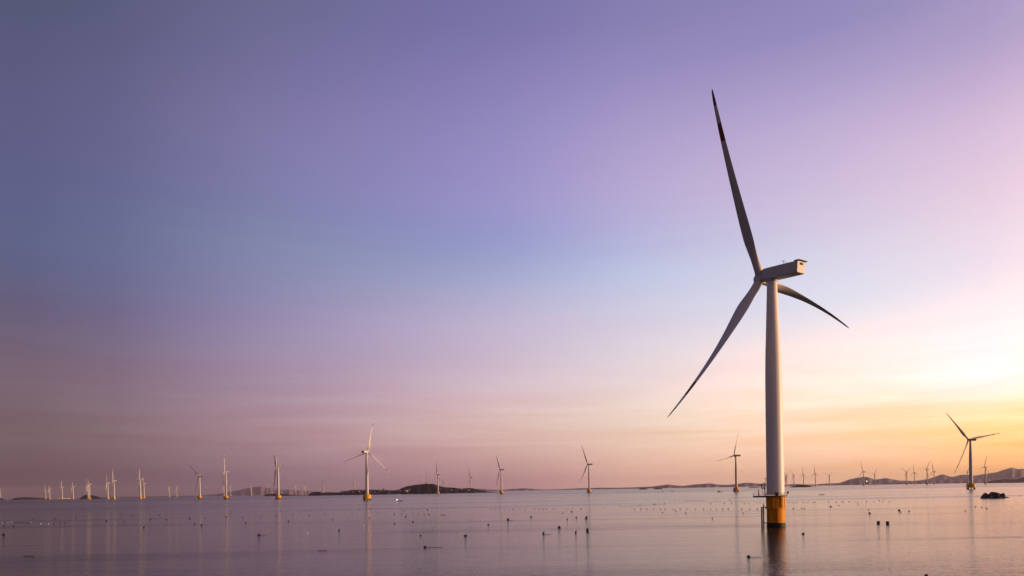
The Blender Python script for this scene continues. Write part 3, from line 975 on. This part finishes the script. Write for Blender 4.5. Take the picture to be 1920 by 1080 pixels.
boat(748.5, 939.8, 11, .08, M_HULL, 'low dark boat with a bright white lamp right of the tall mid-distance turbine', lamp=True)
boat(748, 927.6, 14, .3, M_HULLW, 'faint grey boat near the left foot of the dome hill', cabin=M_HULLW)
boat(804.8, 927.6, 9, -.2, M_HULLW, 'small pale boat moored beside the leftmost turbine before the dome hill', cabin=M_HULLW)
boat(1243, 921.7, 9, .1, M_HULL, 'left dark boat of the pair near the far hills, the smaller one', cabin=M_HULL)
boat(1261, 921.3, 10, .0, M_HULL, 'right dark boat of the pair near the far hills, the larger one', cabin=M_HULL)
boat(1350, 922.9, 13, .05, M_HULL, 'long dark boat left of the grey backlit turbine', cabin=M_HULL)
boat(1540.5, 928.2, 8.4, .05, M_HULL, 'dark open boat with a white awning right of the big turbine', awning=True)


def barge(px, Lb, m, lab, py=935.2):
    p = at_water(px, py)
    root = empty('barge', p, atan2(-p.x, p.y) * 1.0)
    tag(root, lab, 'barge', None)
    bm = bmesh.new()
    vs = box(bm, 0, 0, 2.6, Lb, 16, 8.4)
    for v in vs:
        if v.co.z < 0: v.co.x *= .93
    link('hull', bm, m, root)
    bm = bmesh.new(); box(bm, -Lb * .38, 0, 9, Lb * .16, 11, 4.4); link('deckhouse', bm, m, root)
    bm = bmesh.new(); tube(bm, (Lb * .2, 0, 6.8), (Lb * .2, 0, 13), .4, 8); tube(bm, (Lb * .2, 0, 12.6), (Lb * .34, 0, 7.4), .3, 8); link('derrick', bm, M_DARK, root)


barge(88.5, 68, M_HULLY, 'leftmost of the bright yellow barges on the left horizon')
barge(97, 44, M_HULLY, 'short yellow barge right beside the leftmost one')
barge(111, 38, M_HULLY, 'third yellow barge from the left, standing alone')
barge(122, 56, M_HULLY, 'rightmost yellow barge, beside the white one')
barge(130.5, 30, M_HULLW, 'white barge at the right end of the yellow barges')

# lit lamp on the far shore
p = at_depth(1625.5, 902.4, 9300)
lampr = empty('shore_lamp', (p.x, p.y, drop(p.x, p.y)))
tag(lampr, 'bright white light shining at the foot of the rounded far hill', 'lamp')
hz = p.z - drop(p.x, p.y)
bm = bmesh.new(); lathe(bm, [(2.6, -2), (1.6, hz - 3), (2.4, hz - 2.8), (2.4, hz - 2.4)], 16); link('lamp_tower', bm, M_LGREY, lampr, True, radians(40))
bm = bmesh.new(); lathe(bm, [(1, hz - 2.4), (3.2, hz - 1), (3.2, hz + 2), (1, hz + 3.4)], 16)
lm = bpy.data.materials.new('lit_beacon'); lm.use_nodes = True
b_ = lm.node_tree.nodes['Principled BSDF']; b_.inputs['Emission Color'].default_value = (1, .9, .8, 1); b_.inputs['Emission Strength'].default_value = 12
link('lamp_head', bm, lm, lampr, True)

# ------------------------------------------------------------------ mussel-farm floats
M_FLOAT = mat('float_plastic', (.014, .012, .013), .45, .4)
M_FLOATW = mat('float_foam', (.62, .60, .58), .7, .3)
M_ROPE = mat('wet_rope', (.03, .026, .024), .8, .2)


def float_ball():
    bm = bmesh.new()
    lathe(bm, [(.12, -.42), (.34, -.34), (.47, -.12), (.5, .08), (.44, .30), (.28, .46), (.12, .52), (.10, .60), (.04, .62)], 18)
    return bm


def float_barrel():
    bm = bmesh.new()
    lathe(bm, [(.30, -.55), (.42, -.48), (.46, -.2), (.49, -.18), (.49, -.1), (.46, -.08), (.47, .3), (.5, .32), (.5, .4), (.46, .42), (.42, .78), (.30, .86), (.06, .88)], 18)
    return bm


def float_horn():
    bm = bmesh.new(); rings = []
    for k in range(9):
        t = k / 8
        a = -.5 + t * 1.5
        c = Vector((.75 * (1 - cos(a)) - .1, 0, .85 * sin(a) + .1))
        r = .36 * (1 - .45 * abs(2 * t - 1) ** 2)
        ring = []
        for i in range(12):
            b = 2 * pi * i / 12
            d = Vector((cos(a - pi / 2) * 0 + cos(b) * cos(a), sin(b), -cos(b) * sin(a) * -1 * 0 + cos(b) * sin(-a)))
            ring.append(bm.verts.new(c + d * r))
        rings.append(ring)
    for a, b in zip(rings, rings[1:]):
        for i in range(12): bm.faces.new((a[i], a[(i + 1) % 12], b[(i + 1) % 12], b[i]))
    bm.faces.new(rings[0]); bm.faces.new(rings[-1][::-1])
    return bm


FM = {}
for k, fn in (('ball', float_ball), ('barrel', float_barrel), ('horn', float_horn)):
    o = link('float', fn(), M_FLOAT, None, True, radians(50))
    FM[k] = o.data
    bpy.data.objects.remove(o)
o = link('float', float_ball(), M_FLOATW, None, True, radians(50)); FM['white'] = o.data; bpy.data.objects.remove(o)

FL = [(7,1003),(7.5,986),(26,986.7),(62.5,973.7),(57.5,968),(70,962.8),(45,960),(95,958),(103,973),(118,966),(100.5,982),(113,981),(121.5,981),(142,971),(165,960),(173.5,963),(193,956),(200,977),(208,964),(218,958),(228,962),(228,968),(233,978),(247,968),(270,989),(282,974),(289.5,960),(299,966),(298,956),(304,955.5),(312,974.5),(313,966),
(326,952.5),(335,952.5),(337.5,955),(323,961),(356,954),(377.5,958),(355.5,972),(364.5,983),(378,985),(384.7,972),(395,953.7),(413,962),(413,954),(424.5,969.7),(434,957.5),(433,963),(439,944),(450,953),(455,947.5),(452.5,949),(455,970.5),(461,981),(481,956),(482,952.5),(488,948.7),(489.5,968),(486,1004),(525.5,954.5),(527,959),(518,968),(541,978),(549,966),(572,957.5),(583,958),(580.5,966),(594.7,948.7),(601,951),(609,963.7),(620,945),(623.7,975),(631,955),(636.5,995),
(657,954),(660,961),(674.6,955.5),(693,971.7),(695,955.5),(707,959.6),(705,954),(733,955.5),(740,982),(740,964),(753,964),(756,958),(752,955),(760,955.5),(761,969.5),(772.5,955.5),(774,964),(762.5,964.4),(774.5,979),(784,955.5),(784.4,964.4),(790,955.5),(795.5,964.8),(801.7,956),(804,964.8),(827.7,965.8),(831,966),(834,966),(789,1004.6),(873,1005.5),(797.5,1027),(915.7,984),(952.8,976),(996,970),
(912,937),(877,937.5),(891,937),(929,937),(921,954.4),(929,954.4),(937.6,954.4),(945.6,955),(955,954.7),(962,954.5),(973,954.7),(984.6,954.7),(1002.7,954.6),(1011,954.6),(1018,954.6),(1024.6,954.6),(1038,954.6),(1062,954.6),(1072.5,954.6),(1089,954.2),(1050,936.5),(1059,936.5),(1083,935),(1074.6,946.5),(1132,951.7),(1055,962.5),(1072,960),(1064,974.4),(1080.6,971),(1099,972.7),(1048.5,990),(1019.4,1002),(1080,1000),(1103,997),
(1149.6,943),(1156,939),(1167,938),(1176.7,939),(1186.5,937),(1199.6,948),(1226.7,946),(1246,945),(1235,939),(1243,939),(1255,939),(1189.6,954.6),(1201.7,954.7),(1212.7,954.7),(1226,954.7),(1238,954.7),(1247,954.7),(1242.5,961),(1263,954.7),(1275.5,954.7),(1288,954.7),(1304,954.7),(1319,954.7),(1332,954.7),(1343,954.7),(1355,954.7),(1365.5,954.7),(1391,954.7),(1406,954.6),(1420,954.6),(1215,939),(1265,939),(1272.5,939),(1285,938.8),(1295,938.7),(1303,938.6),(1313,938.6),(1321,938.5),(1331,938.4),(1340,938),(1350,938),(1368,937.8),(1370.5,938),(1343,940),(1333,944.5),(1358,944.5),(1372,944),(1395.5,943.8),(1404,943.8),(1419,943.6),(1425,943.2),(1267.5,958.4),(1285.7,962),(1335.7,971.7),(1393.7,962),(1404,1045),
(1501.6,929.7),(1478,942.6),(1482.7,942),(1488,942.8),(1494,942.6),(1505.6,942),(1511.6,943),(1517.5,941.6),(1525,942.6),(1528.7,941.8),(1553.5,942),(1567.7,942),(1578,941.3),(1581,941.7),(1592.5,941),(1603,941),(1607.7,940.8),(1625,941),(1638.7,941),(1648.7,938.8),(1654.7,941),(1667.7,941),(1657,937.4),(1487.5,953.8),(1503,953.6),(1508,953.6),(1557.5,950.6),(1573,948),(1608.5,945),(1629,956.4),(1630.6,963.5),(1647,982.5),(1664.8,983.5),(1686,957.8),(1689,960.4),(1704.6,958.8),(1506,1001.6),(1829,950.3),(1840.5,952),(1810,958.3),(1850,953.8),(1736,1087),
(1616,923.6),(1626,924.8),(1654,927),(1632,927),(1692.6,924.5),(1700,925.8),(1693.6,927.8),(1713,925.6),(1710,922.6),(1722,925.8),(1729,925.4),(1778,926),(1759.7,926.4),(1795,924),(1736.7,929),(1793.6,930.6),(1832.6,930),(1895,929.6),(1912,930),(1561,922.2),(1575,922.6),(1588,923.8),(1605,926.4),(1645,923.2),(1645,926.6),(1670,925.4),(1740,926.2),(1768,928.4)]
FLW = [(3.8,979.4),(14.6,979.4),(21.5,978.8),(58.4,979.4),(76.5,981.8),(91,982.2),(576,1000),(682,986)]
BIGF = {(7,1003):1.0,(486,1004):1.15,(873,1005.5):1.15,(952.8,976):1.2,(996,970):1.1,(1048.5,990):1.25,(797.5,1027):.95,(1404,1045):.8,(1647,982.5):1.15,(1664.8,983.5):1.2,(1736,1087):.9,(1019.4,1002):.9,(1080,1000):.9,(1103,997):1.3,(1099,972.7):1.4,(270,989):.85,(200,977):1.05,(282,974):1.0,(312,974.5):1.0,(378,985):1.0,(355.5,972):1.0,(461,981):.85,(541,978):.9,(142,971):.9,(636.5,995):.8,(1630.6,963.5):1.0,(1686,957.8):1.3,(1557.5,950.6):1.3,(1226.7,946):1.2,(801.7,956):1.2,(1072,960):1.1,(761,969.5):.95,(424.5,969.7):1.1}
HORN = {(1099,972.7), (1103,997), (1019.4,1002), (1080,1000), (1736,1087), (636.5,995), (1064,974.4), (1608.5,945)}
BARREL = {(1647,982.5), (1664.8,983.5), (952.8,976), (1630.6,963.5), (1080.6,971), (774.5,979), (1212.7,954.7)}
ROPED = {(797.5,1027): 4.5, (1404,1045): 2.6, (952.8,976): 3.0, (1019.4,1002): 2.4, (486,1004): 2.4}
UNIQ = {
 (486,1004): 'round black float, nearest of those left of the edge-on turbine with the bright yellow foot',
 (7,1003): 'black float nearest the left edge, below the line of white floats',
 (873,1005.5): 'plump black float floating alone below the slim turbine at the island end',
 (797.5,1027): 'black float trailing a thin line on the water, lowest one below the dome hill',
 (789,1004.6): 'small black float just above the one trailing a line below the dome hill',
 (952.8,976): 'upright black float just below the turbine beyond the wooded island tip',
 (915.7,984): 'small black float lower left of the upright float below the turbine beyond the island tip',
 (996,970): 'flat black float between the turbines beyond the island tip and amid the far hills',
 (1048.5,990): 'plump round black float left of the reflection of the lone middle turbine',
 (1019.4,1002): 'lowest black float left of the reflection of the lone middle turbine',
 (1080,1000): 'slim dark float between the plump round float and the crescent one',
 (1103,997): 'large crescent-shaped dark float below the lone middle turbine',
 (1099,972.7): 'smaller crescent-shaped dark float on the reflection of the lone middle turbine',
 (1404,1045): 'black float with a short line, lower left of the big turbine foot',
 (1506,1001.6): 'lone small dark float right of the big turbine reflection',
 (1647,982.5): 'left one of two upright black barrel floats standing side by side',
 (1664.8,983.5): 'right one of two upright black barrel floats standing side by side',
 (1736,1087): 'tilted dark float cut off by the bottom edge of the view',
 (636.5,995): 'dark crescent float just below left of the tall mid-distance turbine reflection',
 (1630.6,963.5): 'upright dark float above the two side-by-side barrel floats',
 (1629,956.4): 'small round dark float touching the top of an upright one',
}


def flabel(px, py):
    if py < 947: band = 'tiny far dark float'
    elif py < 962: band = 'dark float in the long rows'
    else: band = 'black float in nearer water'
    for lim, txt in ((205, 'near the left edge of the sea'), (374, 'left of the V-bladed turbine reflection'), (521, 'between V-bladed and edge-on turbines'),
                     (687, 'between edge-on and tall mid-distance turbines'), (860, 'below the dome hill'), (1104, 'between wooded island and lone middle turbine'),
                     (1380, 'between lone middle and grey backlit turbines'), (1445, 'just left of the big turbine'), (1640, 'right of the big turbine'),
                     (1819, 'left of the right-hand turbine reflection'), (3000, 'around the black rock')):
        if px < lim:
            return f'{band} {txt}'


count = {}
for f in FL: count[flabel(*f)] = count.get(flabel(*f), 0) + 1
rnd = random.Random(5)
for (px, py) in FL + FLW:
    p = at_water(px, py)
    white = (px, py) in FLW
    kind = 'white' if white else 'horn' if (px, py) in HORN else 'barrel' if (px, py) in BARREL else 'ball'
    o = bpy.data.objects.new('float', FM[kind])
    COL.objects.link(o)
    s = BIGF.get((px, py), rnd.uniform(.75, 1.0) if py > 947 else rnd.uniform(.8, 1.15))
    if (px, py) in BIGF: s *= 1.12
    if white: s *= .7
    o.location = p
    o.scale = (s, s, s * rnd.uniform(.85, 1.1))
    o.rotation_euler = (rnd.uniform(-.35, .35), rnd.uniform(-.35, .35), rnd.uniform(0, 6.28) if kind != 'horn' else rnd.uniform(-.4, .4))
    if kind == 'barrel': o.rotation_euler = (rnd.uniform(-.1, .1), rnd.uniform(-.12, .12), rnd.uniform(0, 6))
    if white:
        if px < 100: tag(o, 'white foam float in the short line near the left edge', 'float', 'white floats near the left edge')
        elif px < 600: tag(o, 'white foam float left of the tall mid-distance turbine reflection', 'float')
        else: tag(o, 'white foam float on the tall mid-distance turbine reflection', 'float')
    elif (px, py) in UNIQ:
        tag(o, UNIQ[(px, py)], 'float')
    else:
        lb = flabel(px, py)
        tag(o, lb, 'float', lb.replace('float', 'floats', 1) if count[lb] > 1 else None)
    if (px, py) in ROPED:
        Lr = ROPED[(px, py)]
        bm = bmesh.new(); prev_ = Vector((.3, 0, .05))
        for k in range(1, 9):
            q = Vector((.3 + Lr * k / 8 / s, .12 * sin(k * 1.3), .03 - .004 * k))
            tube(bm, prev_, q, .045, 6); prev_ = q
        ro = link('rope', bm, M_ROPE, o, True)
        o.rotation_euler = (0, 0, rnd.uniform(-.1, .1))


def floating_rope(pts, lab, r=.07):
    P = [at_water(*q) for q in pts]
    bm = bmesh.new()
    n = 14; prev_ = None
    o0 = P[0].copy()
    for a, b in zip(P, P[1:]):
        for k in range(n + 1):
            q = a.lerp(b, k / n) - o0
            q.z = .02 + .02 * sin(k * 1.7); q.y += .25 * sin(k * .9)
            if prev_ is not None and (q - prev_).length > 1e-4: tube(bm, prev_, q, r, 6)
            prev_ = q
    o = link('floating_rope', bm, M_ROPE, None, True)
    o.location = o0
    tag(o, lab, 'rope')


floating_rope([(27, 980.2), (44, 980.6), (57, 981)], 'dark rope afloat between the white floats near the left edge', .12)
floating_rope([(43, 1042.5), (54, 1042.2), (64, 1043)], 'thin dark rope afloat alone at the lower left', .06)
floating_rope([(596, 1032), (604, 1032.6), (613, 1032.2)], 'thin dark rope afloat at the bottom below the edge-on turbine', .05)
floating_rope([(1160, 949.5), (1199, 948.2), (1226, 946.4), (1246, 945.4)], 'long rope line linking floats right of the lone middle turbine', .10)
floating_rope([(1280, 939.2), (1300, 939), (1320, 938.9)], 'dark rope line afloat left of the grey backlit turbine', .16)
